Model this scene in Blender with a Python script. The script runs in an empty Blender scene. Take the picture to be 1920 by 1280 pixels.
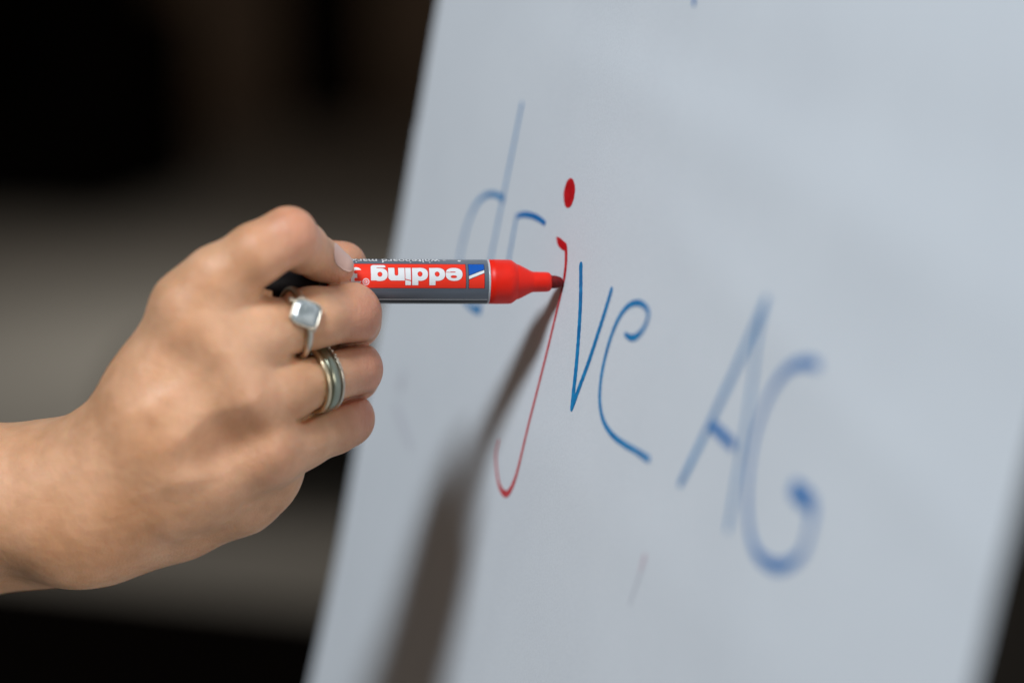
import bpy, math, random
import numpy as np
from mathutils import Vector, Matrix

random.seed(4); np.random.seed(4)
S = bpy.context.scene
COL = S.collection

# ------------------------------------------------------------------ camera
PITCH = math.radians(12)
CAM = Matrix.Translation((0, 0, 1.45)) @ Matrix.Rotation(math.pi/2 - PITCH, 4, 'X')
cd = bpy.data.cameras.new('camera'); cam = bpy.data.objects.new('camera', cd); COL.objects.link(cam)
cam.matrix_world = CAM
cd.sensor_width = 36; cd.lens = 85; cd.clip_start = 0.01; cd.clip_end = 60
cd.dof.use_dof = True; cd.dof.focus_distance = 0.758; cd.dof.aperture_fstop = 2.7
S.camera = cam
F = 1920*85/36.0          # focal length in photo pixels
D = 767.0                 # focus distance, mm

def W(p):                 # camera-space millimetres -> world metres
    return CAM @ Vector((p[0]/1000, p[1]/1000, p[2]/1000))
def pt(px, py, z=0.0):    # photo pixel + height (mm) towards the camera -> camera-space mm
    d = D - z
    return np.array([(px-960)/F*d, -(py-640)/F*d, -d])
def mm(rpx, z=0.0):
    return rpx*(D-z)/F

# ------------------------------------------------------------------ world and lamps
w = bpy.data.worlds.new('World'); S.world = w; w.use_nodes = True
bg = w.node_tree.nodes['Background']
bg.inputs[0].default_value = (1.0, 0.76, 0.60, 1); bg.inputs[1].default_value = 0.085

def area(name, target, direction, dist, size, power, color):
    ld = bpy.data.lights.new(name, 'AREA'); ld.shape = 'DISK'; ld.size = size
    ld.energy = power; ld.color = color
    o = bpy.data.objects.new(name, ld); COL.objects.link(o)
    dv = Vector(direction).normalized()*dist*1000
    loc = W(np.array(target)+np.array(dv)); o.location = loc
    o.rotation_euler = (W(target)-loc).to_track_quat('-Z', 'Y').to_euler()
    return o
TIP = pt(1058, 524, -5)
KEYDIR = (-0.33, 0.68, 0.72)
area('key_lamp', TIP, KEYDIR, 2.4, 0.60, 55, (0.90, 0.96, 1.0))
area('hand_fill', TIP, (0.66, 0.0, 0.75), 2.2, 1.0, 46, (1.0, 0.91, 0.81))  # unseen soft fill, added to brighten the hand

rl = bpy.data.lights.new('floor_fill', 'AREA'); rl.shape = 'DISK'; rl.size = .7; rl.spread = math.radians(125); rl.energy = 21; rl.color = (1.0, .98, .94)
ro = bpy.data.objects.new('floor_fill', rl); COL.objects.link(ro); ro.location = (-0.70, 6.5, 2.2)  # unseen lamp added above the background floor to brighten it
S.view_settings.view_transform = 'Standard'; S.view_settings.look = 'None'
S.view_settings.exposure = 0; S.view_settings.gamma = 1
S.render.engine = 'CYCLES'
S.cycles.max_bounces = 6
S.cycles.use_denoising = True

# ------------------------------------------------------------------ helpers
def srgb(r, g, b):
    f = lambda c: (c/255/12.92) if c/255 <= 0.04045 else ((c/255+0.055)/1.055)**2.4
    return (f(r), f(g), f(b), 1)

def mat(name, color, rough=0.5, spec=0.5, metal=0.0, noise=None, bump=None, coat=0.0):
    m = bpy.data.materials.new(name); m.use_nodes = True
    nt = m.node_tree; b = nt.nodes['Principled BSDF']
    b.inputs['Base Color'].default_value = color if len(color) == 4 else (*color, 1)
    b.inputs['Roughness'].default_value = rough
    b.inputs['Specular IOR Level'].default_value = spec
    b.inputs['Metallic'].default_value = metal
    b.inputs['Coat Weight'].default_value = coat
    tc = nt.nodes.new('ShaderNodeTexCoord')
    if noise:
        sc, amt = noise
        n = nt.nodes.new('ShaderNodeTexNoise'); n.inputs['Scale'].default_value = sc; n.inputs['Detail'].default_value = 5
        nt.links.new(tc.outputs['Object'], n.inputs['Vector'])
        mr = nt.nodes.new('ShaderNodeMapRange')
        mr.inputs['From Min'].default_value = 0.3; mr.inputs['From Max'].default_value = 0.7
        mr.inputs['To Min'].default_value = 1-amt; mr.inputs['To Max'].default_value = 1+amt
        nt.links.new(n.outputs['Fac'], mr.inputs['Value'])
        mx = nt.nodes.new('ShaderNodeVectorMath'); mx.operation = 'MULTIPLY'
        mx.inputs[0].default_value = b.inputs['Base Color'].default_value[:3]
        nt.links.new(mr.outputs['Result'], mx.inputs[1])
        nt.links.new(mx.outputs[0], b.inputs['Base Color'])
    if bump:
        sc, st, dist = bump
        n2 = nt.nodes.new('ShaderNodeTexNoise'); n2.inputs['Scale'].default_value = sc; n2.inputs['Detail'].default_value = 6
        nt.links.new(tc.outputs['Object'], n2.inputs['Vector'])
        bp = nt.nodes.new('ShaderNodeBump'); bp.inputs['Strength'].default_value = st; bp.inputs['Distance'].default_value = dist
        nt.links.new(n2.outputs['Fac'], bp.inputs['Height']); nt.links.new(bp.outputs['Normal'], b.inputs['Normal'])
    return m

def tag(o, label=None, cat=None, group=None, kind=None):
    if label: o['label'] = label
    if cat: o['category'] = cat
    if group: o['group'] = group
    if kind: o['kind'] = kind
    return o

def mesh_cam(name, verts, faces, material, parent=None, smooth=True, extra=None):
    """mesh from camera-space mm verts, stored in world metres"""
    V = np.asarray(verts, dtype=float)/1000
    M = np.array(CAM)
    Vw = V @ M[:3, :3].T + M[:3, 3]
    return mesh_world(name, Vw, faces, material, parent, smooth)

def mesh_world(name, Vw, faces, material, parent=None, smooth=True):
    me = bpy.data.meshes.new(name)
    me.from_pydata([tuple(v) for v in Vw], [], [tuple(int(i) for i in f) for f in faces])
    me.update()
    if smooth: me.polygons.foreach_set('use_smooth', [True]*len(me.polygons))
    if material: me.materials.append(material)
    o = bpy.data.objects.new(name, me); COL.objects.link(o)
    if parent is not None:
        o.parent = parent; o.matrix_parent_inverse = parent.matrix_world.inverted()
    return o

def empty(name, p_cam=None, loc=None):
    o = bpy.data.objects.new(name, None); COL.objects.link(o)
    o.location = W(p_cam) if p_cam is not None else loc
    o.empty_display_size = 0.02
    bpy.context.view_layer.update()
    return o

def box(name, c, half, material, parent=None, bev=0.03, rot=0, segs=5):
    """rounded box in world metres (centre, half sizes)"""
    import bmesh
    bm = bmesh.new(); bmesh.ops.create_cube(bm, size=2)
    bmesh.ops.scale(bm, vec=half, verts=bm.verts)
    bmesh.ops.bevel(bm, geom=bm.edges[:], offset=bev, segments=segs, profile=0.5, affect='EDGES')
    bmesh.ops.rotate(bm, cent=(0, 0, 0), matrix=Matrix.Rotation(rot, 3, 'Z'), verts=bm.verts)
    bmesh.ops.translate(bm, vec=c, verts=bm.verts)
    me = bpy.data.meshes.new(name); bm.to_mesh(me); bm.free()
    me.polygons.foreach_set('use_smooth', [True]*len(me.polygons))
    me.materials.append(material)
    o = bpy.data.objects.new(name, me); COL.objects.link(o)
    if parent is not None:
        o.parent = parent; o.matrix_parent_inverse = parent.matrix_world.inverted()
    return o

# ------------------------------------------------------------------ paper plane (camera-space mm)
TH = math.radians(69)
vdn = np.array([-0.195, -0.98, -0.20]); vdn /= np.linalg.norm(vdn)
h0 = np.array([math.cos(TH), -0.1, math.sin(TH)])
hh = h0 - vdn*np.dot(h0, vdn); hh /= np.linalg.norm(hh)
nn = np.cross(hh, -vdn); nn /= np.linalg.norm(nn)
if nn[0] > 0: nn = -nn
def to_paper(px, py):
    """photo pixel -> (u, v) on the paper"""
    r = np.array([(px-960)/F, -(py-640)/F, -1.0])
    t = np.dot(TIP, nn)/np.dot(r, nn)
    q = r*t - TIP
    # q = a*hh + b*vdn
    A = np.stack([hh, vdn], 1); s = np.linalg.lstsq(A, q, rcond=None)[0]
    return s

FOLDS = [(to_paper(*a), to_paper(*b)) for a, b in (((1130,130),(1900,590)), ((1000,830),(1420,1230)), ((1080,20),(1880,300)), ((1330,500),(1800,1000)))]
def wave(u, v):
    """height (mm) of the paper's soft undulation"""
    a = 0.9*np.sin(u/95+v/160+0.6)*np.sin(v/120-u/210+1.0) + 0.35*np.sin((u*0.8+v*0.6)/38)*np.exp(-((u-60)/160)**2)
    for (p0, p1), A, wd in zip(FOLDS, (0.4, 0.35, -0.35, 0.35), (12, 15, 14, 10)):
        dx, dy = p1[0]-p0[0], p1[1]-p0[1]; L = math.hypot(dx, dy)
        q = ((u-p0[0])*dy-(v-p0[1])*dx)/L; t = ((u-p0[0])*dx+(v-p0[1])*dy)/L/L
        a = a + A*np.exp(-(q/wd)**2)*np.exp(-((t-.5)/.75)**4)
    a = a + 0.12*np.sin(u/31+1.3*np.sin(v/80))*np.exp(-((u+90)/70)**2) + 0.12*np.sin(u/19+v/45)*np.sin(v/60-u/50)
    return a*(1-np.exp(-(u**2+v**2)/900.0))
def paper_pt(u, v, lift=0.0):
    u = np.asarray(u, float); v = np.asarray(v, float)
    z = wave(u, v)+lift
    return TIP + u[..., None]*hh + v[..., None]*vdn + z[..., None]*nn
# ================================================================== SETTING
wall_m = mat('dark_plaster', (0.16, 0.115, 0.08), 0.9, 0.2, noise=(1.5, .25))
floor_m = mat('grey_floor', (0.21, 0.197, 0.172), 0.9, 0.1, noise=(1.2, .12))
fl = mesh_world('floor', [(-12, -6, 0), (12, -6, 0), (12, 13, 0), (-12, 13, 0)], [(0, 1, 2, 3)], floor_m, smooth=False); tag(fl, kind='structure')
wl = mesh_world('wall', [(-12, 12, -.0), (12, 12, -.0), (12, 12, 4), (-12, 12, 4)], [(0, 1, 2, 3)], wall_m, smooth=False); tag(wl, kind='structure')
black_f = mat('black_leather', (0.003, 0.0022, 0.0018), 0.9, 0.02, noise=(4, .2))
def pw(px, py, dist):     # world point under a photo pixel at the given depth (m)
    return W(np.array([(px-960)/F, -(py-640)/F, -1.0])*dist*1000)

# ================================================================== PAPER
def paper_mat():
    m = mat('paper', (0.78, 0.80, 0.83, 1), 0.75, 0.25, bump=(1300, .18, .0002))
    nt = m.node_tree; b = nt.nodes['Principled BSDF']
    tc = nt.nodes['Texture Coordinate'] if 'Texture Coordinate' in nt.nodes else nt.nodes.new('ShaderNodeTexCoord')
    n = nt.nodes.new('ShaderNodeTexNoise'); n.inputs['Scale'].default_value = 1400; n.inputs['Detail'].default_value = 3
    nt.links.new(tc.outputs['Object'], n.inputs['Vector'])
    n2 = nt.nodes.new('ShaderNodeTexNoise'); n2.inputs['Scale'].default_value = 17; n2.inputs['Detail'].default_value = 4
    nt.links.new(tc.outputs['Object'], n2.inputs['Vector'])
    ad = nt.nodes.new('ShaderNodeMath'); ad.operation = 'MULTIPLY_ADD'; ad.inputs[1].default_value = 0.6
    nt.links.new(n2.outputs['Fac'], ad.inputs[0]); nt.links.new(n.outputs['Fac'], ad.inputs[2])
    cr = nt.nodes.new('ShaderNodeValToRGB')
    cr.color_ramp.elements[0].position = 0.5; cr.color_ramp.elements[0].color = (0.665, 0.72, 0.79, 1)
    cr.color_ramp.elements[1].position = 1.1; cr.color_ramp.elements[1].color = (0.74, 0.80, 0.87, 1)
    nt.links.new(ad.outputs[0], cr.inputs[0]); nt.links.new(cr.outputs[0], b.inputs['Base Color'])
    return m
paper_m = paper_mat()
uL = np.mean([to_paper(x, y)[0] for x, y in ((830, 0), (702, 640), (577, 1280))])
uR = np.mean([to_paper(x, y)[0] for x, y in ((1916, 890), (1840, 1280))])-0.5
VT, VB = -330.0, 480.0
print('paper u range', uL, uR)
pad = empty('flipchart_pad', p_cam=TIP+vdn*VB)
tag(pad, 'white flipchart pad filling the right half, with blue and red handwriting on it', 'flipchart')
def sheet(name, u0, u1, v0, v1, lift, m, nu=150, nv=220, wob=0.0):
    us = np.linspace(0, 1, nu); vs = np.linspace(v0, v1, nv)
    V = []
    for v in vs:
        e0 = u0 + wob*math.sin(v/70.0)+wob*.5*math.sin(v/23.0+1) ; ur = e0+(u1-e0)*us
        V.append(paper_pt(ur, np.full(nu, v), lift))
    V = np.concatenate(V)
    Fc = [(j*nu+i, j*nu+i+1, (j+1)*nu+i+1, (j+1)*nu+i) for j in range(nv-1) for i in range(nu-1)]
    return mesh_cam(name, V, Fc, m, pad)
sheet('sheet', uL, uR, VT, VB, 0.0, paper_m, wob=2.2)
sheet('sheet', uL-3.0, uR-3, to_paper(775, 235)[1], VB+1, -0.7, paper_m, wob=2.6)
# stiff backing board behind the sheets (a slab with real thickness)
bd = []
for u in (uL+4, uR-34):
    for v in (VT+2, VB-2):
        for zz in (-4, -9):
            bd.append(TIP+u*hh+v*vdn+zz*nn)
mesh_cam('backing_board', bd, [(0, 2, 3, 1), (4, 5, 7, 6), (0, 1, 5, 4), (2, 6, 7, 3), (0, 4, 6, 2), (1, 3, 7, 5)],
         mat('grey_board', (0.2, 0.2, 0.2), 0.7), pad, smooth=False)

# ---- ink
def ink(name, c1, c2, rough=0.55):
    m = bpy.data.materials.new(name); m.use_nodes = True
    nt = m.node_tree; b = nt.nodes['Principled BSDF']
    tc = nt.nodes.new('ShaderNodeTexCoord')
    n = nt.nodes.new('ShaderNodeTexNoise'); n.inputs['Scale'].default_value = 420; n.inputs['Detail'].default_value = 5
    nt.links.new(tc.outputs['Object'], n.inputs['Vector'])
    cr = nt.nodes.new('ShaderNodeValToRGB')
    cr.color_ramp.elements[0].position = 0.35; cr.color_ramp.elements[0].color = c1
    cr.color_ramp.elements[1].position = 0.68; cr.color_ramp.elements[1].color = c2
    nt.links.new(n.outputs['Fac'], cr.inputs[0]); nt.links.new(cr.outputs[0], b.inputs['Base Color'])
    b.inputs['Roughness'].default_value = rough; b.inputs['Specular IOR Level'].default_value = 0.3
    return m
blue_i = ink('blue_ink', (0.003, 0.168, 0.45, 1), (0.014, 0.285, 0.63, 1))
blue2_i = ink('blue_ink_end', (0.003, 0.138, 0.45, 1), (0.010, 0.225, 0.60, 1))
red_i = ink('red_ink', (0.50, 0.004, 0.008, 1), (0.66, 0.012, 0.02, 1))
red2_i = ink('dry_red_ink', (0.55, 0.02, 0.03, 1), (0.66, 0.10, 0.12, 1))
ghost_i = ink('ghost_ink', (0.63, 0.66, 0.745, 1), (0.68, 0.72, 0.79, 1))
pink_i = ink('pink_ghost_ink', (0.64, 0.50, 0.58, 1), (0.68, 0.62, 0.70, 1))

def catmull(P, n=14):
    P = np.asarray(P, float); out = []
    Q = np.vstack([2*P[0]-P[1], P, 2*P[-1]-P[-2]])
    for i in range(1, len(Q)-2):
        for t in np.linspace(0, 1, n, endpoint=False):
            a, b, c, d = Q[i-1], Q[i], Q[i+1], Q[i+2]
            out.append(0.5*((2*b)+(-a+c)*t+(2*a-5*b+4*c-d)*t*t+(-a+3*b-3*c+d)*t**3))
    out.append(P[-1]); return np.array(out)
_lift = [0.10]
def stroke(name, pts, m, width=2.2, parent=pad, smooth=True, label=None):
    """a ribbon of ink lying on the sheet; pts = (photo x, photo y[, width mm])"""
    P = []
    for p in pts:
        u, v = to_paper(p[0], p[1]); P.append((u, v, p[2] if len(p) > 2 else width))
    P = np.array(P)
    C = catmull(P) if smooth else np.array([P[0]+(P[-1]-P[0])*t for t in np.linspace(0, 1, 20)])
    # edge wobble of a felt nib
    T = np.gradient(C[:, :2], axis=0); T /= (np.linalg.norm(T, axis=1, keepdims=True)+1e-9)
    N = np.stack([-T[:, 1], T[:, 0]], 1)
    wv = C[:, 2]/2*(1+0.05*np.sin(np.arange(len(C))*1.7)+0.04*np.random.randn(len(C)))
    L = C[:, :2]+N*wv[:, None]; R = C[:, :2]-N*wv[:, None]
    uv = []; faces = []
    n = len(C)
    for i in range(n): uv += [L[i], R[i]]
    for i in range(n-1): faces.append((2*i, 2*i+1, 2*i+3, 2*i+2))
    for end, tdir in ((0, -T[0]), (n-1, T[-1])):      # round ends
        c = C[end, :2]; a0 = len(uv); r = wv[end]; nv = N[end]
        for k in range(1, 8):
            a = math.pi*k/8
            uv.append(c+nv*r*math.cos(a)+tdir*r*math.sin(a))
        loop = [2*end]+list(range(a0, a0+7))+[2*end+1]
        faces.append(tuple(loop if end else loop[::-1]))
    uv = np.array(uv)
    V = paper_pt(uv[:, 0], uv[:, 1], _lift[0]); _lift[0] += 0.006
    return V, faces, m
def letter(name, strokes, label=None):
    Vs, Fs, ms, mi = [], [], [], []
    off = 0
    for st in strokes:
        V, fc, m = stroke(name, *st[:1], *st[1:]) if not isinstance(st, dict) else stroke(name, **st)
        Vs.append(V); Fs += [tuple(i+off for i in f) for f in fc]; off += len(V)
        if m not in ms: ms.append(m)
        mi += [ms.index(m)]*len(fc)
    o = mesh_cam(name, np.concatenate(Vs), Fs, None, pad, smooth=False)
    for m in ms: o.data.materials.append(m)
    o.data.polygons.foreach_set('material_index', mi)
    if label: tag(o, label)
    return o
letter('letter_d', [([(977,195,1.7),(966,250),(952,320),(940,380),(926,450),(914,510),(903,560),(897,582)], blue_i, 1.6),
                    ([(942,374,2.6),(932,366),(915,364),(897,376),(882,402),(871,436),(862,476),(859,515),(866,552),(880,574),(898,582,3.4)], blue_i, 1.9)],
       'blue letter d, its bowl behind the marker')
letter('letter_r', [([(968,404),(962,436),(955,476),(948,520)], blue_i, 1.6),
                    ([(968,405,1.6),(980,402,1.9),(996,404,2.0),(1010,410,2.0),(1021,418,1.8)], blue2_i, 2.0)], 'blue letter r')
letter('letter_i', [([(1045,446,0.9),(1049,453,2.6),(1056,460,2.8),(1061,464,2.4),(1062,480,2.0),(1061,500,1.9),(1058,524,1.9)], red_i, 2.0),
                    ([(1058,524,1.6),(1051,556),(1040,604),(1026,668),(1014,722),(1002,776),(989,835),(977,884,1.7),(967,912,2.1),(957,926,2.3),
                      (947,920,2.0),(940,902),(936,876),(935,850),(940,826,1.2)], red2_i, 1.5)], 'red letter i with a long hooked tail')
# dot: a filled blob
cu = to_paper(1068, 362); ang = np.linspace(0, 2*math.pi, 40, endpoint=False)
ring = []
for a in ang:
    x = 10.5*math.cos(a); y = 28*math.sin(a); t = math.radians(6)
    ring.append(to_paper(1068+x*math.cos(t)-y*math.sin(t)*1.0+random.uniform(-.4, .4), 362+x*math.sin(t)+y*math.cos(t)))
ring = np.array(ring)
mesh_cam('letter_dot', paper_pt(ring[:, 0], ring[:, 1], 0.1), [tuple(range(40))], red_i, pad, smooth=False)
letter('letter_v', [([(1090,498,2.6),(1090,560),(1088,620),(1085,680),(1081,730),(1078,765,2.4)], blue_i, 2.6),
                    ([(1078,765,2.4),(1092,725),(1108,680),(1124,630),(1138,585),(1150,544,2.2)], blue_i, 2.3)], 'blue letter v')
letter('letter_e', [([(1178,627,1.4),(1187,633,2.0),(1198,632,2.2),(1210,620),(1219,602),(1221,586),(1213,573),(1199,568),(1183,574),(1168,592),
                      (1154,622),(1142,662),(1133,708),(1131,752),(1138,788),(1154,814),(1176,832),(1200,846),(1222,861,2.2)], blue_i, 1.9)], 'blue letter e')
letter('letter_a', [([(1441,562),(1418,616),(1392,672),(1360,740),(1325,815),(1280,907)], blue_i, 2.2),
                    ([(1441,562),(1424,640),(1410,740),(1395,830),(1381,910),(1367,992)], blue_i, 1.7),
                    ([(1337,796,3.0),(1356,814,3.4),(1376,834,3.2)], blue2_i, 2.2)], 'blurred blue capital a')
letter('letter_g', [([(1534,684,2.8),(1516,680,2.8),(1494,684,2.6),(1468,705,2.3),(1440,752,2.0),(1415,828,1.9),(1404,912,2.0),(1406,986,2.2),(1421,1036,2.8),(1450,1060,3.2),
                      (1478,1058,3.0),(1504,1036,2.4),(1519,990,2.2),(1523,950,3.6),(1510,934,5.4),(1492,918,5.4)], blue2_i, 2.2)], 'blurred blue capital g')
letter('faded_mark', [([(1216,1042,1.6),(1207,1070,1.4)], pink_i, 1.2), ([(1206,1074,1.2),(1198,1096,1.0),(1186,1130,.8)], ghost_i, 1.0)], 'faint pink stroke below the letters')
letter('faded_mark', [([(754,706,6),(748,722,6)], ghost_i, 6), ([(742,762,4),(752,790,5),(768,832,4)], ghost_i, 4)], 'faint mauve smudge near the left edge')
letter('faded_mark', [([(1302,-30),(1300,8)], blue2_i, 1.6)], 'dark stroke end at the top edge')

# ================================================================== MARKER
AX = np.array([math.cos(math.radians(8)), 0, -math.sin(math.radians(8))])
tipc = TIP + nn*0.6 - np.array([0, 0.85, 0])
AX = AX/np.linalg.norm(AX)
ez = np.cross(AX, [0, 1, 0]); ez /= np.linalg.norm(ez)
if ez[2] < 0: ez = -ez
ey = np.cross(ez, AX); ey /= np.linalg.norm(ey)
if ey[1] < 0: ey = -ey
SX = 5.9*math.cos(math.radians(8))
def axs(px): return (px-1058)/SX          # photo x -> mm along the axis from the tip
def pen_pt(a, r, phi):                    # phi 0 faces the camera, +90 up
    return tipc + a*AX + r*(math.cos(phi)*ez + math.sin(phi)*ey)
marker = empty('whiteboard_marker', p_cam=tipc)
tag(marker, 'red and grey whiteboard marker held in the hand, its tip on the paper', 'marker pen')
def lathe(name, prof, m, n=72, parent=marker, smooth=True):
    V, Fc = [], []
    for a, r in prof:
        for k in range(n): V.append(pen_pt(a, max(r, 0.01), 2*math.pi*k/n))
    for i in range(len(prof)-1):
        for k in range(n):
            k2 = (k+1) % n; Fc.append((i*n+k, i*n+k2, (i+1)*n+k2, (i+1)*n+k))
    Fc.append(tuple(range(n))); Fc.append(tuple(range((len(prof)-1)*n, len(prof)*n)))
    o = mesh_cam(name, V, Fc, m, parent)
    import bmesh
    bm = bmesh.new(); bm.from_mesh(o.data); bmesh.ops.recalc_face_normals(bm, faces=bm.faces[:])
    bm.to_mesh(o.data); bm.free()
    o.data.polygons.foreach_set('use_smooth', [True]*len(o.data.polygons))
    return o
R = 41.5/5.9
grey_m = mat('grey_foil', srgb(98, 106, 118), 0.30, 0.5, 0.0, noise=(60, .04), bump=(500, .08, .0002), coat=0.3)
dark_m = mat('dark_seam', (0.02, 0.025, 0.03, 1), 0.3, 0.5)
redp = mat('red_plastic', (0.88, 0.016, 0.004, 1), 0.42, 0.35, noise=(200, .05), bump=(700, .12, .0002))
redp.node_tree.nodes['Principled BSDF'].inputs['Subsurface Weight'].default_value = 0.15
redp.node_tree.nodes['Principled BSDF'].inputs['Subsurface Radius'].default_value = (1, .1, .05)
redp.node_tree.nodes['Principled BSDF'].inputs['Subsurface Scale'].default_value = 0.001
white_m = mat('white_print', (0.80, 0.82, 0.84, 1), 0.35)
nib_m = mat('red_felt', (0.16, 0.004, 0.005, 1), 0.7, 0.3, noise=(900, .4), bump=(1500, .5, .0003))
lathe('shaded_rear', [(axs(395), R*.55), (axs(397), R*.9), (axs(405), R*.97), (axs(602), R*.98)], mat('finger_gap_shade', (0.006, 0.005, 0.006, 1), .5, .4))  # rear of the barrel coloured black for the shade inside the grip
lathe('barrel', [(axs(600), R*.9), (axs(602), R), (axs(914), R), (axs(915.5), R-.15)], grey_m)
lathe('collar', [(axs(914.5), R-.1), (axs(915.5), R+.05), (axs(918), R+.05), (axs(918.8), R-.1)], mat('collar_edge', (0.55, 0.57, 0.6, 1), .3, .5))
px = lambda v: v/5.9
lathe('front_section', [(axs(917), R-.3), (axs(917.6), R+.02), (axs(930), R+.05), (axs(955), R), (axs(961), R-.12), (axs(966), R-.7), (axs(970), px(34.5)), (axs(971.5), px(33)), (axs(974), px(32.6)),
                        (axs(977), px(31.6)), (axs(999), px(20.2)), (axs(1001.5), px(19.5)), (axs(1004), px(19.2)), (axs(1026), px(18.6)), (axs(1031), px(18)), (axs(1034), px(16.5)),
                        (axs(1036), px(14)), (axs(1036.6), px(12.2)), (axs(1035), px(11))], redp)
lathe('felt_tip', [(axs(1030), px(10.8)), (axs(1037), px(12.3)), (axs(1045), px(12)), (axs(1051), px(10.4)), (axs(1055), px(8.6)), (axs(1057.5), px(6.5))], nib_m, n=40)

def cyl_patch(name, x0, x1, p0, p1, rad, m, nx=2, npn=24):
    V, Fc = [], []
    for i in range(nx):
        for j in range(npn):
            V.append(pen_pt(axs(x0+(x1-x0)*i/(nx-1)), rad, p0+(p1-p0)*j/(npn-1)))
    for i in range(nx-1):
        for j in range(npn-1): Fc.append((i*npn+j, (i+1)*npn+j, (i+1)*npn+j+1, i*npn+j+1))
    return mesh_cam(name, V, Fc, m, marker)
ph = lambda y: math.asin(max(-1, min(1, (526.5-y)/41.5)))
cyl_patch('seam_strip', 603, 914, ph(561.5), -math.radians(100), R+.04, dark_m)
cyl_patch('seam_line', 603, 914, ph(559.6), ph(560.8), R+.07, white_m, npn=3)

# printed panel: dense patch coloured by glyph distance fields
def panel():
    X0, X1 = 604.0, 914.0
    w0, w1 = -17.5, 36.5           # arc (photo px) up from the line facing the camera
    nx, ny = 900, 150
    xs = np.linspace(X0, X1, nx); ws = np.linspace(w0, w1, ny)
    X, Wv = np.meshgrid(xs, ws, indexing='ij')
    X = X+3.5                      # the near side of the tilted barrel reads this much to the right
    aa = lambda d: np.clip(0.5-d/0.55, 0, 1)         # d<0 inside
    red = np.array([0.95, 0.040, 0.018]); grey = np.array(srgb(98, 106, 118)[:3]); white = np.array([0.82, 0.84, 0.86])
    blue = np.array([0.003, 0.10, 0.48]); dark = np.array([0.015, 0.008, 0.02]); 
    col = np.broadcast_to(grey, X.shape+(3,)).copy()
    def put(mask, c):
        nonlocal col
        col = col*(1-mask[..., None])+np.array(c)*mask[..., None]
    def rect(a, b, c, d): return np.maximum(np.maximum(a-X, X-b), np.maximum(c-Wv, Wv-d))
    TOPW, BOTW = 35.2, -13.2
    dpanel = rect(620, 875, BOTW, TOPW)
    put(aa(dpanel-0.9), dark); put(aa(dpanel), red)
    # logo box
    bx0, bx1 = 881.0, 909.5
    dbx = rect(bx0, bx1, BOTW, TOPW)
    put(aa(dbx-0.9), dark)
    diag = (Wv-(6.5+(X-bx0)*0.42))/1.085             # distance above the slash's centre line
    put(aa(np.maximum(dbx, -(diag-3.6))), blue)
    put(aa(np.maximum(dbx, diag-3.0)), red)
    put(aa(np.maximum(dbx, np.abs(diag)-3.9)), dark)
    put(aa(np.maximum(rect(bx0, bx1, BOTW, TOPW), np.abs(diag)-2.7)), white)
    # letters: u reading direction (to the left), v letter-up (down in the picture)
    U = (868.8-X)*1.03; V = 25.6-Wv
    def ell(cx, cy, rx, ry, p=2.3):
        q = (np.abs((U-cx)/rx)**p+np.abs((V-cy)/ry)**p)**(1/p)
        return (q-1)*min(rx, ry)
    def rc(a, b, c, d, r=0):
        cx, cy = (a+b)/2, (c+d)/2
        qx = np.abs(U-cx)-(b-a)/2+r; qy = np.abs(V-cy)-(d-c)/2+r
        return np.minimum(np.maximum(qx, qy), 0)+np.hypot(np.maximum(qx, 0), np.maximum(qy, 0))-r
    XH = 25.0; AS = 33.5
    sub = lambda a, b: np.maximum(a, -b)
    un = np.minimum
    e = sub(ell(16, XH/2, 16, XH/2+.3), ell(16.5, 17.6, 6.0, 2.7)); e = sub(e, rc(16, 34, 8.4, 9.6)); e = sub(e, rc(13, 23, 7.6, 9.4, .8))
    def dd(x): # bowl then stem
        s = un(ell(x+15, XH/2, 15, XH/2+.3), rc(x+18.5, x+30, 0, AS))
        return sub(s, ell(x+15, 12.6, 4.7, 5.0, 2))
    d1 = dd(33.0); d2 = dd(65.6)
    iu = 98.0
    i_ = rc(iu, iu+10.6, 0, AS); i_ = sub(i_, np.abs(V-(XH+.3-(U-iu)*0.25))-0.9)
    nx0 = 109.8
    n_ = un(rc(nx0, nx0+31, 0, XH, 7), rc(nx0, nx0+12, 0, XH)); n_ = un(n_, rc(nx0+20, nx0+31, 0, 12)); n_ = sub(n_, rc(nx0+12, nx0+19, -8, 16, 3.4))
    gx = 142.0
    g = un(ell(gx+15, XH/2+1, 15, XH/2), rc(gx+19.5, gx+31.5, -1, XH)); g = sub(g, ell(gx+14.5, 13.4, 4.6, 4.8, 2))
    tail = un(rc(gx+3, gx+31.5, -6.6, 1.0, 5.5), rc(gx+18, gx+31.5, -2, 6)); slit = rc(gx+1, gx+20.5, -0.9, 0.6, .6)
    g = sub(un(g, tail), slit)
    for k, gl in enumerate((d1, d2, i_, n_, g, e)):
        put(aa(gl-1.0)*0.55, (0.35, 0.005, 0.01))
    for k, gl in enumerate((e, d1, d2, i_, n_, g)):
        # thin red gap against the neighbour
        put(aa(gl), white)
    for xx in (32.3, 64.9, 97.2, 109.0, 141.2):
        put(aa(np.abs(U-xx)-0.55)*(V > 1)*(V < XH-2)*0.7, (0.6, 0.01, 0.01))
    # registered mark
    rr = np.hypot(U-183, V-27.5)
    put(aa(np.abs(rr-5.6)-0.9)*.85, white)
    put(aa(np.minimum(np.abs(rr-2.4)-0.8, rc(181.5, 183, 24.5, 30.5)))*.7, white)
    # the figure 3 next to it, partly under the finger tip
    tx = 194.5
    t1 = np.abs(np.hypot((U-(tx+7))*0.95, V-23.5)-6.5)-3.2; t1 = sub(t1, rc(tx-8, tx+5, 12, 26.5))
    t2 = np.abs(np.hypot((U-(tx+7))*0.95, V-9.0)-6.9)-3.2; t2 = sub(t2, rc(tx-8, tx+5, 5, 20))
    put(aa(un(t1, t2)), white)
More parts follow.
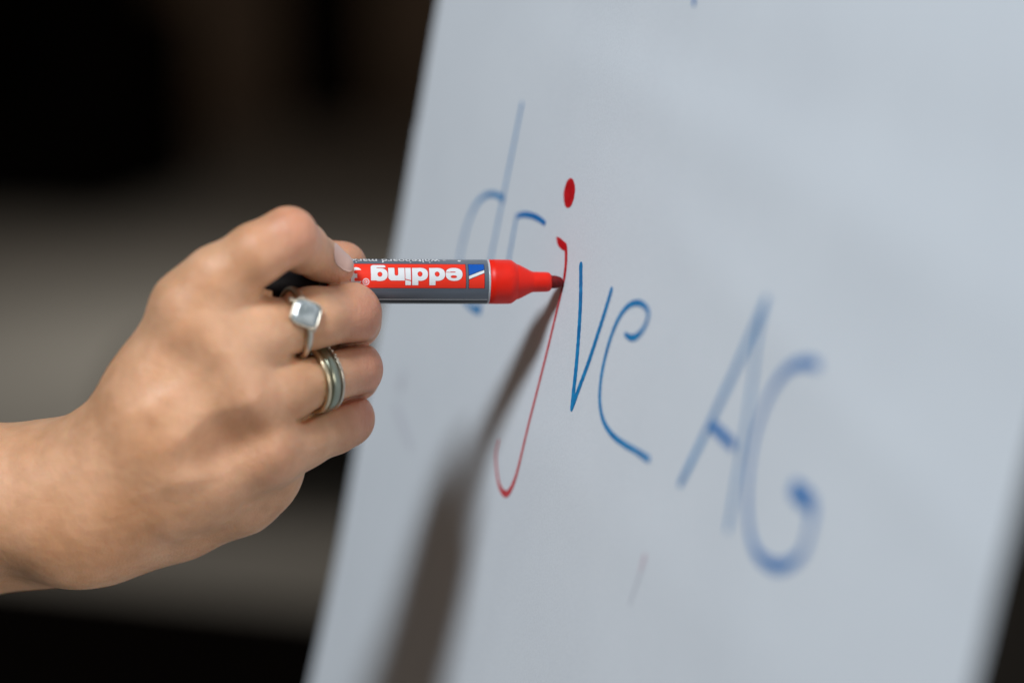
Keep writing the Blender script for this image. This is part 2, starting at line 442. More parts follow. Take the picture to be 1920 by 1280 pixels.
    Vv, Fc = [], []
    for i in range(nx):
        a = axs(xs[i])
        phi = ws/41.5
        base = tipc+a*AX
        Vv.append(base+(R+.05)*(np.cos(phi)[:, None]*ez+np.sin(phi)[:, None]*ey))
    Vv = np.concatenate(Vv)
    idx = np.arange(nx*ny).reshape(nx, ny)
    Fc = np.stack([idx[:-1, :-1], idx[1:, :-1], idx[1:, 1:], idx[:-1, 1:]], -1).reshape(-1, 4)
    m = mat('printed_label', (1, 1, 1, 1), 0.30, 0.5, coat=0.3)
    nt = m.node_tree; at = nt.nodes.new('ShaderNodeAttribute'); at.attribute_name = 'print'
    nt.links.new(at.outputs['Color'], nt.nodes['Principled BSDF'].inputs['Base Color'])
    o = mesh_cam('printed_label', Vv, Fc, m, marker)
    ca = o.data.color_attributes.new('print', 'FLOAT_COLOR', 'POINT')
    buf = np.ones((nx*ny, 4), np.float32); buf[:, :3] = col.reshape(-1, 3)
    ca.data.foreach_set('color', buf.ravel())
    return o
panel()
def pen_text(s, xr, phi_base, size, name, m=white_m, bold=0.0):
    """text printed round the barrel, read upside down in the picture"""
    cu = bpy.data.curves.new(name, 'FONT'); cu.body = s; cu.size = size; cu.offset = bold
    o = bpy.data.objects.new(name, cu); COL.objects.link(o); bpy.context.view_layer.update()
    me = bpy.data.meshes.new_from_object(o.evaluated_get(bpy.context.evaluated_depsgraph_get()))
    bpy.data.objects.remove(o)
    V = [pen_pt(axs(xr)-v.co.x, R+.08, phi_base-v.co.y/R) for v in me.vertices]
    return mesh_cam(name, V, [tuple(p.vertices) for p in me.polygons], m, marker, smooth=False)
pen_text('whiteboard marker', 826, math.radians(78), 4.0, 'lettering', bold=.05)
pen_text('\u2022   -', 866, math.radians(76), 4.0, 'lettering')

# ================================================================== HAND (signed distance field -> one continuous skin)
def seg(P, a, b, ra, rb):
    ab = b-a; t = np.clip(((P-a)@ab)/np.dot(ab, ab), 0, 1)
    q = P-a-t[:, None]*ab
    return np.sqrt((q*q).sum(1))-(ra+(rb-ra)*t)
def ellip(P, c, ax, rad):
    """ax: 3x3 rows, rad 3"""
    q = ((P-c)@np.asarray(ax).T)/np.asarray(rad)
    k0 = np.sqrt((q*q).sum(1)); k1 = np.sqrt(((q/np.asarray(rad))**2).sum(1))
    return k0*(k0-1)/np.maximum(k1, 1e-6)
def smin(a, b, k):
    h = np.maximum(k-np.abs(a-b), 0)/k
    return np.minimum(a, b)-h*h*h*k/6
def J(x, y, z, rpx): return (pt(x, y, z), mm(rpx, z))

FING = {
 'index':  [J(350,573,37,56), J(410,520,41,58), J(480,476,43,55), J(540,444,40,51), J(567,464,29,45), J(598,485,20,38), J(632,503,17,32)],
 'middle': [J(410,640,36,60), J(500,618,33,60), J(585,599,26,58), J(655,589,15,56), J(662,602,3,49), J(640,612,-9,44), J(598,608,-14,40)],
 'ring':   [J(450,740,31,58), J(540,722,27,57), J(610,706,19,53), J(662,692,9,51), J(662,704,-4,46), J(635,715,-16,44), J(590,705,-18,40)],
 'pinky':  [J(500,843,22,52), J(575,818,15,50), J(625,800,8,48), J(649,785,1,49), J(648,795,-12,41), J(620,800,-20,36), J(580,790,-20,33)],
 'thumb':  [J(330,760,4,62), J(440,690,-4,56), J(540,600,-11,46), J(592,522,-10,43), J(618,500,-8,44), J(645,496,-7.5,42.5)],
}
META = [ # wrist -> knuckle
 [J(165,885,16,70), J(266,737,30,57), J(350,580,37,54)],
 [J(150,915,18,80), J(280,780,33,70), J(410,645,36,62)],
 [J(140,950,16,84), J(290,850,31,74), J(450,745,30,62)],
 [J(130,965,10,84), J(310,925,20,80), J(495,845,21,60)],
]
ARM = [J(160,945,8,108), J(60,938,6,124), J(-60,938,4,138), J(-400,945,-4,168), J(-1100,970,-30,212)]
ARM2 = [J(160,960,-14,108), J(60,962,-16,128), J(-60,970,-18,140), J(-400,980,-26,172), J(-1100,990,-52,215)]
SOFT = [ # palm flesh: hypothenar, thenar, heel, webs between the proximal phalanges
 [J(200,965,-4,105), J(330,936,-2,104), J(440,900,0,96), J(480,880,2,84)],
 [J(230,860,-2,84), J(330,740,0,80), J(420,700,2,70)],
 [J(300,850,4,90), J(430,800,4,80), J(500,790,4,70)],
 [J(385,600,36,54), J(435,700,31,54), J(488,795,23,52)],
 [J(415,558,34,42), J(458,586,30,42)],
 [J(300,700,33,58), J(350,800,30,66), J(380,880,22,62)],
 [J(450,650,22,38), J(490,722,14,34), J(498,805,10,34)],
]
DETAIL_ADD = [] ; DETAIL_SUB = []
def chain(P, ch, k):
    d = None
    for (a, ra), (b, rb) in zip(ch[:-1], ch[1:]):
        e = seg(P, a, b, ra, rb); d = e if d is None else smin(d, e, k)
    return d
def bump(P, c, r, h):
    q = P-c; return h*np.exp(-(q*q).sum(1)/(r*r))
# skin folds between the fingers: (x, y, z range) polylines in photo pixels, depth mm, half width mm
FOLD = [([(536,668),(570,667),(612,656),(650,647),(692,644)], 2.2, 0.9, 10, ('middle', 'ring', 'palm')),
        ([(548,788),(568,788),(602,770),(650,751),(694,738)], 2.2, 0.9, 0, ('ring', 'pinky', 'palm')),
        ([(486,551),(506,557),(530,556)], 1.6, 1.3, 28, ('index', 'middle', 'palm'))]
def carve(P, who):
    out = np.zeros(len(P))
    q = P[:, :2]/(-P[:, 2:3])*F
    px_, py_ = q[:, 0]+960, 640-q[:, 1]; z = P[:, 2]+D
    for pl, h, wdt, z0, tgt in FOLD:
        if who not in tgt: continue
        best = np.full(len(P), 1e9); tt = np.zeros(len(P)); n = len(pl)-1
        for i in range(n):
            ax_, ay_ = pl[i]; bx_, by_ = pl[i+1]; dx, dy = bx_-ax_, by_-ay_
            t = np.clip(((px_-ax_)*dx+(py_-ay_)*dy)/(dx*dx+dy*dy), 0, 1)
            dd_ = np.hypot(px_-ax_-t*dx, py_-ay_-t*dy)
            m_ = dd_ < best; best = np.where(m_, dd_, best); tt = np.where(m_, (i+t)/n, tt)
        amp = np.clip(tt/0.22, 0.0, 1)
        out += h*amp*np.exp(-(best/5.9/wdt)**2)*np.clip((z-z0+4)/5, 0, 1)
    return out
def F_hand(P):
    palm = None
    for ch in META:
        e = chain(P, ch, 6); palm = e if palm is None else smin(palm, e, 18)
    for ch in SOFT: palm = smin(palm, chain(P, ch, 8), 18)
    arm = smin(chain(P, ARM, 10), chain(P, ARM2, 10), 14)
    palm = smin(palm, arm, 30)
    for c, r, h in BUMPS: palm = palm-bump(P, c, r, h)
    palm = palm-ridges(P)
    palm = palm+carve(P, 'palm')
    d = None
    for nme, ch in FING.items():
        e = chain(P, ch, 5)
        for c, r, h in FB.get(nme, ()): e = e-bump(P, c, r, h)
        e = e+carve(P, nme)
        s = smin(e, palm, 12 if nme != 'thumb' else 24)
        d = s if d is None else smin(d, s, 1.3)
    return d
FB = {
 'index': [(pt(556,405,50), 10, 0.8)],
 'middle': [(pt(690,590,26), 8, 0.6)],
 'ring': [(pt(690,695,18), 8, 0.6)],
 'pinky': [(pt(680,780,10), 7, 0.5)],
}
BUMPS = [
 (pt(318,558,50), 9, 1.6), (pt(350,622,54), 9, 1.0), (pt(410,655,54), 9, 0.8), (pt(478,750,42), 9, 2.6), (pt(516,848,30), 8, 3.0),
 (pt(432,826,42), 9, -7.2), (pt(392,846,42), 8, -2.0), (pt(366,710,52), 8, -2.4), (pt(330,690,50), 7, -1.2), (pt(250,640,40), 9, -1.0),
 (pt(440,700,48), 7, 0.9), (pt(400,780,46), 7, 1.0), (pt(340,790,44), 8, 0.9), (pt(330,640,52), 7, 0.8),
 (pt(255,885,36), 9, -1.0), (pt(130,1070,14), 12, 1.6), (pt(20,1075,14), 14, -2.2), (pt(320,1010,22), 10, -1.2),
 (pt(470,935,22), 9, -1.0),
]

# tendons and veins on the back of the hand: (x0, y0, x1, y1, height mm, half width mm)
RIDGES = [(262,705,338,600,.35,3.2), (285,775,400,668,.65,3.2), (300,845,468,755,.7,3.2), (335,905,508,850,.55,3.2),
          (205,800,300,742,.18,1.8), (300,742,352,740,.18,1.8), (235,860,322,812,.15,1.8), (250,930,380,900,.14,1.8),
          (168,752,128,812,-.35,2.2), (60,905,190,880,.25,3.4)]
def ridges(P):
    q = P[:, :2]/(-P[:, 2:3])*F
    x, y = q[:, 0]+960, 640-q[:, 1]; z = P[:, 2]+D; out = np.zeros(len(P))
    for x0, y0, x1, y1, h, wd in RIDGES:
        dx, dy = x1-x0, y1-y0; t0 = ((x-x0)*dx+(y-y0)*dy)/(dx*dx+dy*dy); t = np.clip(t0, 0, 1)
        dd_ = np.hypot(x-x0-t*dx, y-y0-t*dy)/5.9
        out += h*np.exp(-(dd_/wd)**2)
    out += 0.045*np.sin(P[:, 0]/2.3+1.7*np.sin(P[:, 1]/3.1))*np.sin(P[:, 1]/2.9+1.3*np.sin(P[:, 0]/4.3))
    return out*np.clip((z-4)/8, 0, 1)
def surface_nets(Fn, lo, hi, h, B=16):
    n = np.ceil((hi-lo)/h/B).astype(int)
    N = n*B+1
    val = np.full(N, 99.0, np.float32)
    c = np.stack(np.meshgrid(*[np.arange(k) for k in n], indexing='ij'), -1).reshape(-1, 3)
    cc = lo+(c+0.5)*B*h
    dc = Fn(cc)
    near = np.abs(dc) < (B*h*0.87+3)
    for blk, dv in zip(c[~near], dc[~near]):
        s = blk*B; val[s[0]:s[0]+B+1, s[1]:s[1]+B+1, s[2]:s[2]+B+1] = dv
    loc = np.stack(np.meshgrid(*[np.arange(B+1)]*3, indexing='ij'), -1).reshape(-1, 3)
    nb = c[near]
    for i in range(0, len(nb), 24):
        ch = nb[i:i+24]
        P = (lo+(ch[:, None, :]*B+loc[None])*h).reshape(-1, 3)
        dv = Fn(P).reshape(len(ch), B+1, B+1, B+1)
        for blk, q in zip(ch, dv):
            s = blk*B; val[s[0]:s[0]+B+1, s[1]:s[1]+B+1, s[2]:s[2]+B+1] = q
    ins = val < 0
    cnt = np.zeros(N-1, np.int8)
    for dx in (0, 1):
        for dy in (0, 1):
            for dz in (0, 1):
                cnt += ins[dx:N[0]-1+dx, dy:N[1]-1+dy, dz:N[2]-1+dz]
    cells = np.argwhere((cnt > 0) & (cnt < 8))
    idx = np.full(N-1, -1, np.int64); idx[tuple(cells.T)] = np.arange(len(cells))
    acc = np.zeros((len(cells), 3)); m = np.zeros(len(cells))
    cor = [(a, b, c_) for a in (0, 1) for b in (0, 1) for c_ in (0, 1)]
    for a in cor:
        for ax in range(3):
            if a[ax]: continue
            b = list(a); b[ax] = 1
            va = val[tuple((cells+a).T)]; vb = val[tuple((cells+b).T)]
            x = (va < 0) != (vb < 0)
            t = np.where(x, va/np.where(x, va-vb, 1), 0)
            p = np.array(a)+t[:, None]*(np.array(b)-np.array(a))
            acc += p*x[:, None]; m += x
    V = lo+(cells+acc/m[:, None])*h
    faces = []
    for ax in range(3):
        o1, o2 = (ax+1) % 3, (ax+2) % 3
        sl0 = [slice(1, N[k]-1) for k in range(3)]; sl0[ax] = slice(0, N[ax]-1)
        sl1 = list(sl0); sl1[ax] = slice(1, N[ax])
        A = ins[tuple(sl0)]; Bv = ins[tuple(sl1)]
        e = np.argwhere(A != Bv); flip = A[tuple(e.T)]
        base = e.copy(); base[:, o1] += 1; base[:, o2] += 1
        def at(d1, d2):
            q = base.copy(); q[:, o1] += d1; q[:, o2] += d2
            return idx[tuple(q.T)]
        q = np.stack([at(-1, -1), at(0, -1), at(0, 0), at(-1, 0)], 1)
        q[~flip] = q[~flip][:, ::-1]
        faces.append(q)
    return V, np.concatenate(faces)

allp = [p for ch in list(FING.values())+META+SOFT+[ARM[:3], ARM2[:3]] for p in ch]
lo = np.min([p[0]-p[1] for p in allp+ARM+ARM2], 0)-4; hi = np.max([p[0]+p[1] for p in allp+ARM+ARM2], 0)+4
HV, HF = surface_nets(F_hand, lo, hi, 0.85)
# project the vertices onto the zero level, twice
for _ in range(2):
    d0 = F_hand(HV); e = 0.3
    g = np.stack([F_hand(HV+np.array(o)*e)-d0 for o in ((1, 0, 0), (0, 1, 0), (0, 0, 1))], 1)/e
    HV = HV-g*(np.clip(d0, -.5, .5)/np.maximum((g*g).sum(1), .25))[:, None]
print('hand verts', len(HV))

def skin_mat():
    m = bpy.data.materials.new('skin'); m.use_nodes = True
    nt = m.node_tree; b = nt.nodes['Principled BSDF']; L = nt.links.new
    tc = nt.nodes.new('ShaderNodeTexCoord')
    at = nt.nodes.new('ShaderNodeAttribute'); at.attribute_name = 'tint'
    def noise(s, d=4):
        n = nt.nodes.new('ShaderNodeTexNoise'); n.inputs['Scale'].default_value = s; n.inputs['Detail'].default_value = d
        L(tc.outputs['Object'], n.inputs['Vector']); return n
    n1 = noise(45, 3); n2 = noise(180, 4)
    r1 = nt.nodes.new('ShaderNodeValToRGB')
    r1.color_ramp.elements[0].position = .35; r1.color_ramp.elements[0].color = (0.56, 0.300, 0.165, 1)
    r1.color_ramp.elements[1].position = .65; r1.color_ramp.elements[1].color = (0.65, 0.380, 0.235, 1)
    L(n1.outputs['Fac'], r1.inputs[0])
    mx = nt.nodes.new('ShaderNodeMixRGB'); mx.blend_type = 'MIX'
    L(at.outputs['Fac'], mx.inputs[0]); L(r1.outputs[0], mx.inputs[1]); mx.inputs[2].default_value = (0.60, 0.245, 0.17, 1)
    mr = nt.nodes.new('ShaderNodeMapRange'); mr.inputs['From Min'].default_value = .3; mr.inputs['From Max'].default_value = .7
    mr.inputs['To Min'].default_value = .95; mr.inputs['To Max'].default_value = 1.05
    L(n2.outputs['Fac'], mr.inputs['Value'])
    mu = nt.nodes.new('ShaderNodeVectorMath'); mu.operation = 'MULTIPLY'
    L(mx.outputs[0], mu.inputs[0]); L(mr.outputs[0], mu.inputs[1]); L(mu.outputs[0], b.inputs['Base Color'])
    b.inputs['Roughness'].default_value = 0.48; b.inputs['Specular IOR Level'].default_value = 0.5
    b.inputs['Subsurface Weight'].default_value = 0.65
    b.inputs['Subsurface Radius'].default_value = (1.0, 0.32, 0.14)
    b.inputs['Subsurface Scale'].default_value = 0.005
    v = nt.nodes.new('ShaderNodeTexVoronoi'); v.inputs['Scale'].default_value = 900; v.feature = 'DISTANCE_TO_EDGE'
    L(tc.outputs['Object'], v.inputs['Vector'])
    n3 = noise(350, 6)
    ad0 = nt.nodes.new('ShaderNodeMath'); ad0.operation = 'MULTIPLY_ADD'; ad0.inputs[1].default_value = .5
    L(v.outputs['Distance'], ad0.inputs[0]); L(n3.outputs['Fac'], ad0.inputs[2])
    # knuckle creases: noise stretched across the fingers, only over the joints
    mp = nt.nodes.new('ShaderNodeMapping'); mp.inputs['Scale'].default_value = (1100, 260, 180); mp.inputs['Rotation'].default_value = (0, .25, 0)
    L(tc.outputs['Object'], mp.inputs['Vector'])
    nw = nt.nodes.new('ShaderNodeTexNoise'); nw.inputs['Scale'].default_value = 1.0; nw.inputs['Detail'].default_value = 2
    L(mp.outputs[0], nw.inputs['Vector'])
    mw = nt.nodes.new('ShaderNodeMath'); mw.operation = 'MULTIPLY'; L(nw.outputs['Fac'], mw.inputs[0]); L(at.outputs['Fac'], mw.inputs[1])
    ad = nt.nodes.new('ShaderNodeMath'); ad.operation = 'MULTIPLY_ADD'; ad.inputs[1].default_value = 2.2
    L(mw.outputs[0], ad.inputs[0]); L(ad0.outputs[0], ad.inputs[2])
    bp = nt.nodes.new('ShaderNodeBump'); bp.inputs['Strength'].default_value = .6; bp.inputs['Distance'].default_value = .0005
    L(ad.outputs[0], bp.inputs['Height']); L(bp.outputs['Normal'], b.inputs['Normal'])
    return m
skin_m = skin_mat()
hand = mesh_cam('person', HV, HF, skin_m)
tag(hand, 'bare forearm and right hand of a person gripping the red marker', 'person')
tint = np.zeros(len(HV))
for c, r, s in [(pt(560,430,45), 12, .5), (pt(690,590,20), 11, .7), (pt(690,690,12), 11, .7), (pt(680,775,5), 10, .7), (pt(640,500,18), 9, .5), (pt(650,480,-12), 12, .7),
                (pt(520,850,30), 10, .2), (pt(480,755,40), 10, .15), (pt(430,830,36), 11, .12), (pt(28,940,26), 1.6, 1.0), (pt(700,650,0), 8, .5)]:
    q = HV-c; tint = np.maximum(tint, s*np.exp(-(q*q).sum(1)/(r*r)))
ca = hand.data.color_attributes.new('tint', 'FLOAT_COLOR', 'POINT')
ca.data.foreach_set('color', np.repeat(tint[:, None], 4, 1).astype(np.float32).ravel())

# ---- nails: curved shells laid on the finger tips
nail_m = mat('nail', (0.64, 0.41, 0.34, 1), 0.32, 0.5, coat=0.25)
def nail(c, along, out, length, width, label):
    """shell projected onto the finger, lifted slightly"""
    along = np.array(along, float); out = np.array(out, float)
    out /= np.linalg.norm(out); along -= out*np.dot(along, out); along /= np.linalg.norm(along)
    side = np.cross(along, out)
    n, mth = 22, 18; P = []
    for i in range(n):
        s = i/(n-1)*2-1
        for j in range(mth):
            t = j/(mth-1)*2-1
            # superellipse outline
            w_ = (1-abs(s)**3.2)**(1/2.6)
            P.append(c+along*s*length/2+side*t*w_*width/2+out*2.5)
    P = np.array(P)
    for _ in range(30):        # march down to the skin
        d = F_hand(P); P = P-out*np.clip(d-0.16, -1, 1)[:, None]*0.7
    top = P
    T = np.linspace(-1, 1, mth)
    top = top+out*(0.0)
    bot = P-out*0.7
    V = np.concatenate([top, bot]); K = n*mth; Fc = []
    for i in range(n-1):
        for j in range(mth-1):
            a = i*mth+j; Fc.append((a, a+1, a+mth+1, a+mth)); Fc.append((K+a, K+a+mth, K+a+mth+1, K+a+1))
    for i in range(n-1):
        for j in (0, mth-1):
            a = i*mth+j; Fc.append((a, a+mth, K+a+mth, K+a))
    for j in range(mth-1):
        for i in (0, n-1):
            a = i*mth+j; Fc.append((a, a+1, K+a+1, K+a))
    o = mesh_cam('fingernail', V, Fc, nail_m, hand); tag(o, label); return o
nail(pt(640, 484, 20), pt(664, 512, 14)-pt(610, 470, 24), (0.58, 0.35, 0.74), 9.6, 8.2, 'nail of the index finger')
nail(pt(650, 462, -16), (1, 0.0, 0.1), (0.1, 0.85, -0.45), 12, 10.5, 'nail of the thumb behind the marker')

# ================================================================== RINGS
def band(name, c, axis, up, rad, prof, m, parent=None, n=96, taper=None):
    """ring around `axis`; prof = closed list of (axial, radial) mm offsets"""
    axis = np.array(axis, float); axis /= np.linalg.norm(axis)
    up = np.array(up, float); up -= axis*np.dot(up, axis); up /= np.linalg.norm(up); sd = np.cross(axis, up)
    V, Fc = [], []; k = len(prof)
    for i in range(n):
        a = 2*math.pi*i/n; s = taper(a) if taper else 1.0
        for (x, r) in prof:
            V.append(c+axis*x*s+(up*math.cos(a)+sd*math.sin(a))*((rad[i] if hasattr(rad, '__len__') else rad)+r*(0.6+.4*s)))
    for i in range(n):
        for j in range(k):
            Fc.append((i*k+j, ((i+1) % n)*k+j, ((i+1) % n)*k+(j+1) % k, i*k+(j+1) % k))
    return mesh_cam(name, V, Fc, m, parent)
def fit(c, axis, up, finger, gap, n=96):
    """ring radius at each angle, measured to the finger's own surface"""
    axis = np.array(axis, float); axis /= np.linalg.norm(axis)
    up = np.array(up, float); up -= axis*np.dot(up, axis); up /= np.linalg.norm(up); sd = np.cross(axis, up)
    A = np.arange(n)*2*math.pi/n; dr = up*np.cos(A)[:, None]+sd*np.sin(A)[:, None]
    r = np.full(n, 13.0)
    for _ in range(40): r -= chain(c+dr*r[:, None], FING[finger], 5)*.8
    r = np.clip(r, 6, 12)
    K = 9; r = np.convolve(np.concatenate([r[-K:], r, r[:K]]), np.ones(2*K+1)/(2*K+1), 'same')[K:-K]
    return r+gap
silver = mat('pale_silver', (0.62, 0.57, 0.48, 1), 0.34, 0.5, 1.0, noise=(300, .08))
gold = mat('pale_gold', (0.66, 0.55, 0.38, 1), 0.34, 0.5, 1.0, noise=(300, .08))
greym = mat('grey_band_metal', (0.30, 0.32, 0.25, 1), 0.3, 0.5, 1.0, noise=(200, .1))
def rprof(wd, th, k=10):
    return [(wd/2*math.cos(2*math.pi*i/k), th/2*math.sin(2*math.pi*i/k)) for i in range(k)]
# gem ring on the middle finger
a_ = pt(500, 625, 34); b_ = pt(655, 592, 16); ax1 = b_-a_
gc = pt(552, 603, 28.5)
gemring = empty('gem_ring', p_cam=gc); tag(gemring, 'pale metal ring with a cushion-cut clear grey stone on the middle finger', 'ring')
ax1t = pt(610, 596, 23.5)-pt(540, 607, 29.5)
gem_dir = np.array([0.38, 0.20, 0.92])
band('band', gc, ax1t, gem_dir, fit(gc, ax1t, gem_dir, 'middle', .7), rprof(2.6, 1.8), silver, gemring, taper=lambda a: 0.75+.25*abs(math.cos(a)))
def bezel_gem(c, out, upv, s):
    out = np.array(out, float); out /= np.linalg.norm(out)
    upv = np.array(upv, float); upv -= out*np.dot(upv, out); upv /= np.linalg.norm(upv); sd = np.cross(upv, out)
    def rg(sc, hgt, n=48):
        L_ = []
        for i in range(n):
            a = 2*math.pi*i/n
            x, y = math.cos(a), math.sin(a); q = (abs(x)**4.5+abs(y)**4.5)**(-1/4.5)
            L_.append(c+sd*x*q*sc+upv*y*q*sc*0.94+out*hgt)
        return L_
    def loft(name, rings, m, close=False, smooth=True):
        V = sum(rings, []); n = len(rings[0]); Fc = []
        for i in range(len(rings)-1):
            for j in range(n): Fc.append((i*n+j, i*n+(j+1) % n, (i+1)*n+(j+1) % n, (i+1)*n+j))
        if close: Fc.append(tuple(range((len(rings)-1)*n, len(rings)*n))); Fc.append(tuple(range(n))[::-1])
        return mesh_cam(name, V, Fc, m, gemring, smooth=smooth)
    loft('bezel', [rg(s*.55, -1.5), rg(s*.82, -.6), rg(s*1.12, 1.2), rg(s*1.16, 2.0), rg(s*1.14, 2.3), rg(s*1.06, 2.35), rg(s*1.0, 2.1), rg(s*.98, 0.8)], silver)
    gm = bpy.data.materials.new('grey_stone'); gm.use_nodes = True; b = gm.node_tree.nodes['Principled BSDF']
    n_ = gm.node_tree.nodes.new('ShaderNodeTexNoise'); n_.inputs['Scale'].default_value = 260; n_.inputs['Detail'].default_value = 3
    tc = gm.node_tree.nodes.new('ShaderNodeTexCoord'); gm.node_tree.links.new(tc.outputs['Object'], n_.inputs['Vector'])
    cr = gm.node_tree.nodes.new('ShaderNodeValToRGB')
    cr.color_ramp.elements[0].position = .35; cr.color_ramp.elements[0].color = (0.28, 0.33, 0.35, 1)
    cr.color_ramp.elements[1].position = .62; cr.color_ramp.elements[1].color = (0.62, 0.68, 0.70, 1)
    gm.node_tree.links.new(n_.outputs['Fac'], cr.inputs[0]); gm.node_tree.links.new(cr.outputs[0], b.inputs['Base Color'])
    b.inputs['Transmission Weight'].default_value = .35; b.inputs['Roughness'].default_value = .08; b.inputs['IOR'].default_value = 1.6
    # facetted crown
    def fac(sc, hgt, n=8, ph=0.0):
        L_ = []
        for i in range(n):
            a = 2*math.pi*(i+ph)/n; x, y = math.cos(a), math.sin(a)
            q = (abs(x)**4.5+abs(y)**4.5)**(-1/4.5)
            L_.append(c+sd*x*q*sc+upv*y*q*sc*.94+out*hgt)
        return L_
    n = 16
    V = fac(s*1.0, 1.7, n)+fac(s*.98, 2.3, n)+fac(s*.74, 2.9, n, .5)+fac(s*.55, 3.2, n)+[c+out*3.2]+[c-out*.3]
    Fc = []
    for i in range(n):
        j = (i+1) % n
        Fc += [(i, j, n+j, n+i), (n+i, n+j, 2*n+i), (n+j, 2*n+j, 2*n+i), (2*n+i, 3*n+j, 3*n+i), (2*n+i, 2*n+j, 3*n+j), (3*n+i, 3*n+j, 4*n), (4*n+1, j, i)]
    mesh_cam('gemstone', V, Fc, gm, gemring, smooth=False)
gsurf = gc+gem_dir/np.linalg.norm(gem_dir)*(fit(gc, ax1t, gem_dir, 'middle', .7)[0]-0.5)
bezel_gem(gsurf, gem_dir, (0.28, 0.95, -0.3), mm(23.5))
# small stones beside the gem
sph = []
def bead(c, r, m, parent, name='side_stone'):
    V, Fc = [], []; nu, nv = 10, 16
    for i in range(nu+1):
        for j in range(nv):
            t = math.pi*i/nu; p = 2*math.pi*j/nv
            V.append(c+r*np.array([math.sin(t)*math.cos(p), math.cos(t), math.sin(t)*math.sin(p)]))
    for i in range(nu):
        for j in range(nv): Fc.append((i*nv+j, i*nv+(j+1) % nv, (i+1)*nv+(j+1) % nv, (i+1)*nv+j))
    return mesh_cam(name, V, Fc, m, parent)
bead(pt(546, 563, 38), 1.1, silver, gemring); bead(pt(587, 616, 37.5), 1.1, silver, gemring)
# stacked bands on the ring finger
rc_ = pt(597, 712, 20.5); axr = pt(610, 705, 19)-pt(540, 722, 27)
rg = empty('wide_grey_ring', p_cam=rc_); tag(rg, 'wide grey metal band between two thin bright bands on the ring finger', 'ring')
band('band', rc_, axr, (0, 0, 1), fit(rc_, axr, (0, 0, 1), 'ring', .6), rprof(3.6, 1.6), greym, rg)
axn = axr/np.linalg.norm(axr)
rg2 = empty('thin_gold_ring', p_cam=rc_-axn*2.55); tag(rg2, 'thin pale gold ring on the knuckle side of the wide grey band', 'ring')
band('band', rc_-axn*2.55, axr, (0, 0, 1), fit(rc_-axn*2.55, axr, (0, 0, 1), 'ring', .6), rprof(1.9, 1.7), gold, rg2)
rg3 = empty('beaded_ring', p_cam=rc_+axn*2.55); tag(rg3, 'thin ring set with tiny sparkling stones nearest the finger joint', 'ring')
band('band', rc_+axn*2.55, axr, (0, 0, 1), fit(rc_+axn*2.55, axr, (0, 0, 1), 'ring', .4), rprof(1.2, 1.2), silver, rg3)
up = np.array([0, 0, 1.0]); up -= axn*np.dot(up, axn); up /= np.linalg.norm(up); sd = np.cross(axn, up)
fr = fit(rc_+axn*2.55, axr, (0, 0, 1), 'ring', .95, 40)
for k in range(40):
    a = 2*math.pi*k/40
    if (up*math.cos(a)+sd*math.sin(a))[1] < 0.25: continue
    bead(rc_+axn*2.55+(up*math.cos(a)+sd*math.sin(a))*fr[k], 0.48, silver, rg3, 'stone')

# ================================================================== ROOM BEHIND, far out of focus
def floor_pt(px, py):
    c = CAM.translation; r = (W(np.array([(px-960)/F, -(py-640)/F, -1.0])*1000)-c)
    return c+r*(c.z/-r.z)
dark_f = mat('dark_fabric', (0.014, 0.012, 0.010), 0.9, 0.2, noise=(5, .2))
# black armchair, upper left
p = floor_pt(60, 410)
ch = empty('armchair', loc=(p.x-.3, p.y+.4, 0)); tag(ch, 'black armchair far out of focus in the upper left corner', 'armchair')
box('seat', (p.x-.35, p.y+.45, .22), (.62, .42, .20), black_f, ch, .06, -.3)
box('backrest', (p.x-.25, p.y+.95, .75), (.62, .13, .62), black_f, ch, .08, -.3)
box('armrest', (p.x-1.0, p.y+.70, .40), (.1, .45, .38), black_f, ch, .05, -.3)
box('armrest', (p.x+.34, p.y+.28, .40), (.1, .45, .38), black_f, ch, .05, -.3)
# dark doorway in the far wall
a_, b_ = pw(545, 285, 12.2), pw(700, 285, 12.2)
dr = empty('door', loc=((a_.x+b_.x)/2, 11.97, 0)); tag(dr, 'dark door in the far wall, a blurred black patch left of the paper', 'door')
box('door_leaf', ((a_.x+b_.x)/2, 11.965, 1.0), ((b_.x-a_.x)/2, .02, 1.0), black_f, dr, .006)
for xx in (a_.x-.04, b_.x+.04): box('door_frame', (xx, 11.95, 1.02), (.038, .035, 1.02), wall_m, dr, .006)
# low dark bench below the hand
p = floor_pt(640, 955); q = floor_pt(330, 955)
be = empty('bench', loc=(p.x, p.y+.2, 0)); tag(be, 'low dark bench standing on the grey floor, blurred below the hand', 'bench')
box('seat', (p.x+.25, p.y+.22, .165), (.75, .2, .11), dark_f, be, .04)
box('base', (p.x+.25, p.y+.22, .027), (.70, .17, .026), dark_f, be, .004)
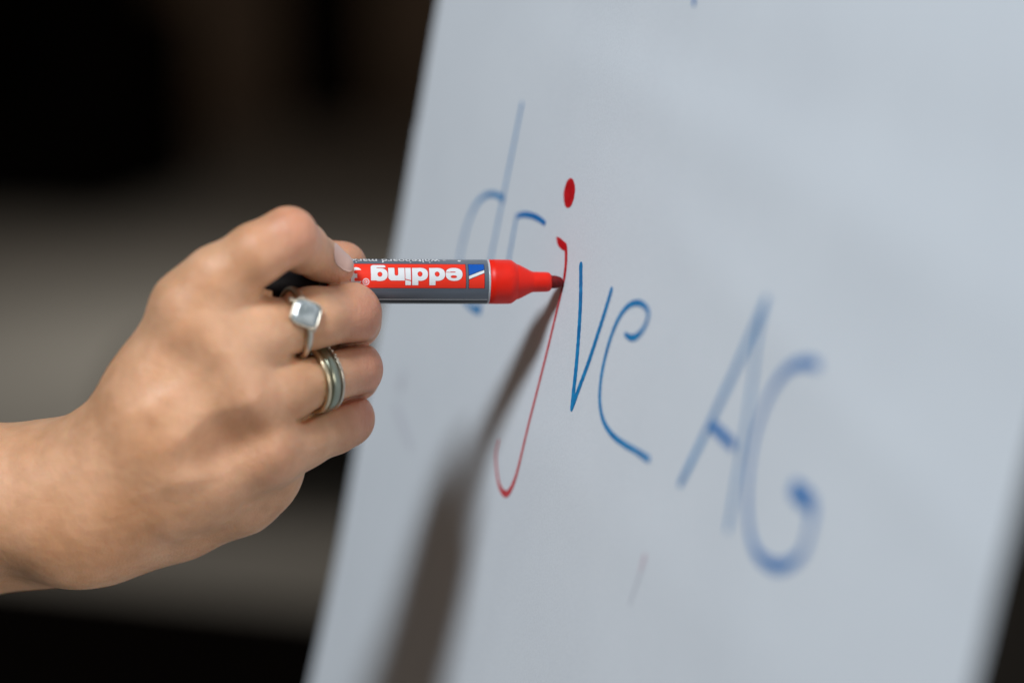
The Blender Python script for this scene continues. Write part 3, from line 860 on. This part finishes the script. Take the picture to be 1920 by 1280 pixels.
# black table at the lower left, near edge of the room
ta = empty('table', loc=(0, 0, 0)); tag(ta, 'black table top, a dark blur along the bottom edge under the wrist', 'table')
zt = .45
def at_h(px, py, z):
    c = CAM.translation; r = (W(np.array([(px-960)/F, -(py-640)/F, -1.0])*1000)-c)
    return c+r*((c.z-z)/-r.z)
e0, e1 = at_h(-60, 1068, zt), at_h(680, 1150, zt)
ang = math.atan2(e1.y-e0.y, e1.x-e0.x)
dirv = Vector((math.cos(ang), math.sin(ang), 0)); nrm = Vector((math.sin(ang), -math.cos(ang), 0))
mid = (e0+e1)/2
ce = mid+nrm*.36
box('table_top', (ce.x, ce.y, zt-.02), (.62, .36, .02), black_f, ta, .006, ang)
for sx in (-1, 1):
    for sy in (-1, 1):
        c = ce+dirv*sx*.56+nrm*sy*.30
        box('leg', (c.x, c.y, (zt-.042)/2), (.022, .022, (zt-.042)/2), black_f, ta, .004, ang)
# dark cabinet behind the pad at the right
cp = pw(2150, 900, 2.7)
cb = empty('cabinet', loc=(cp.x, cp.y+.2, 0)); tag(cb, 'dark brown cabinet behind the right edge of the flipchart pad', 'cabinet')
box('carcass', (cp.x, cp.y+.25, .53), (.28, .22, .50), mat('dark_wood', (0.020, 0.011, 0.007), .9, .05, noise=(8, .3)), cb, .01)
box('top', (cp.x, cp.y+.24, 1.045), (.30, .24, .014), black_f, cb, .004)
for k in range(2): box('door_leaf', (cp.x-.14+.28*k, cp.y+.024, .53), (.135, .008, .47), dark_f, cb, .003)
# easel carrying the pad (legs below and behind it)
ez_m = mat('easel_metal', (0.05, 0.05, 0.055, 1), .45, .5)
eas = empty('easel', loc=(W(TIP+vdn*VB+hh*((uL+uR)/2)).x, W(TIP+vdn*VB+hh*((uL+uR)/2)).y, 0))
tag(eas, 'dark metal easel standing behind the white flipchart pad', 'easel')
def tube(name, a, b, r, m, parent, n=12):
    d = (b-a).normalized(); u = d.orthogonal().normalized(); v = d.cross(u)
    V = [tuple(e+u*r*math.cos(2*math.pi*k/n)+v*r*math.sin(2*math.pi*k/n)) for e in (a, b) for k in range(n)]
    Fc = [(k, (k+1) % n, n+(k+1) % n, n+k) for k in range(n)]+[tuple(range(n))[::-1], tuple(range(n, 2*n))]
    return mesh_world(name, V, Fc, m, parent)
for uu, out_ in ((uL+60, -60), (uR-60, 60), ((uL+uR)/2, 0)):
    a = W(TIP+hh*uu+vdn*-250-nn*18); b = W(TIP+hh*(uu+out_*.6)+vdn*VB-nn*(18 if out_ else 160))
    d = (b-a).normalized(); b2 = a+d*(a.z/-d.z)
    tube('leg', a, b2, .009, ez_m, eas)
tube('crossbar', W(TIP+hh*(uL+40)+vdn*(VB-40)-nn*18), W(TIP+hh*(uR-40)+vdn*(VB-40)-nn*18), .008, ez_m, eas)
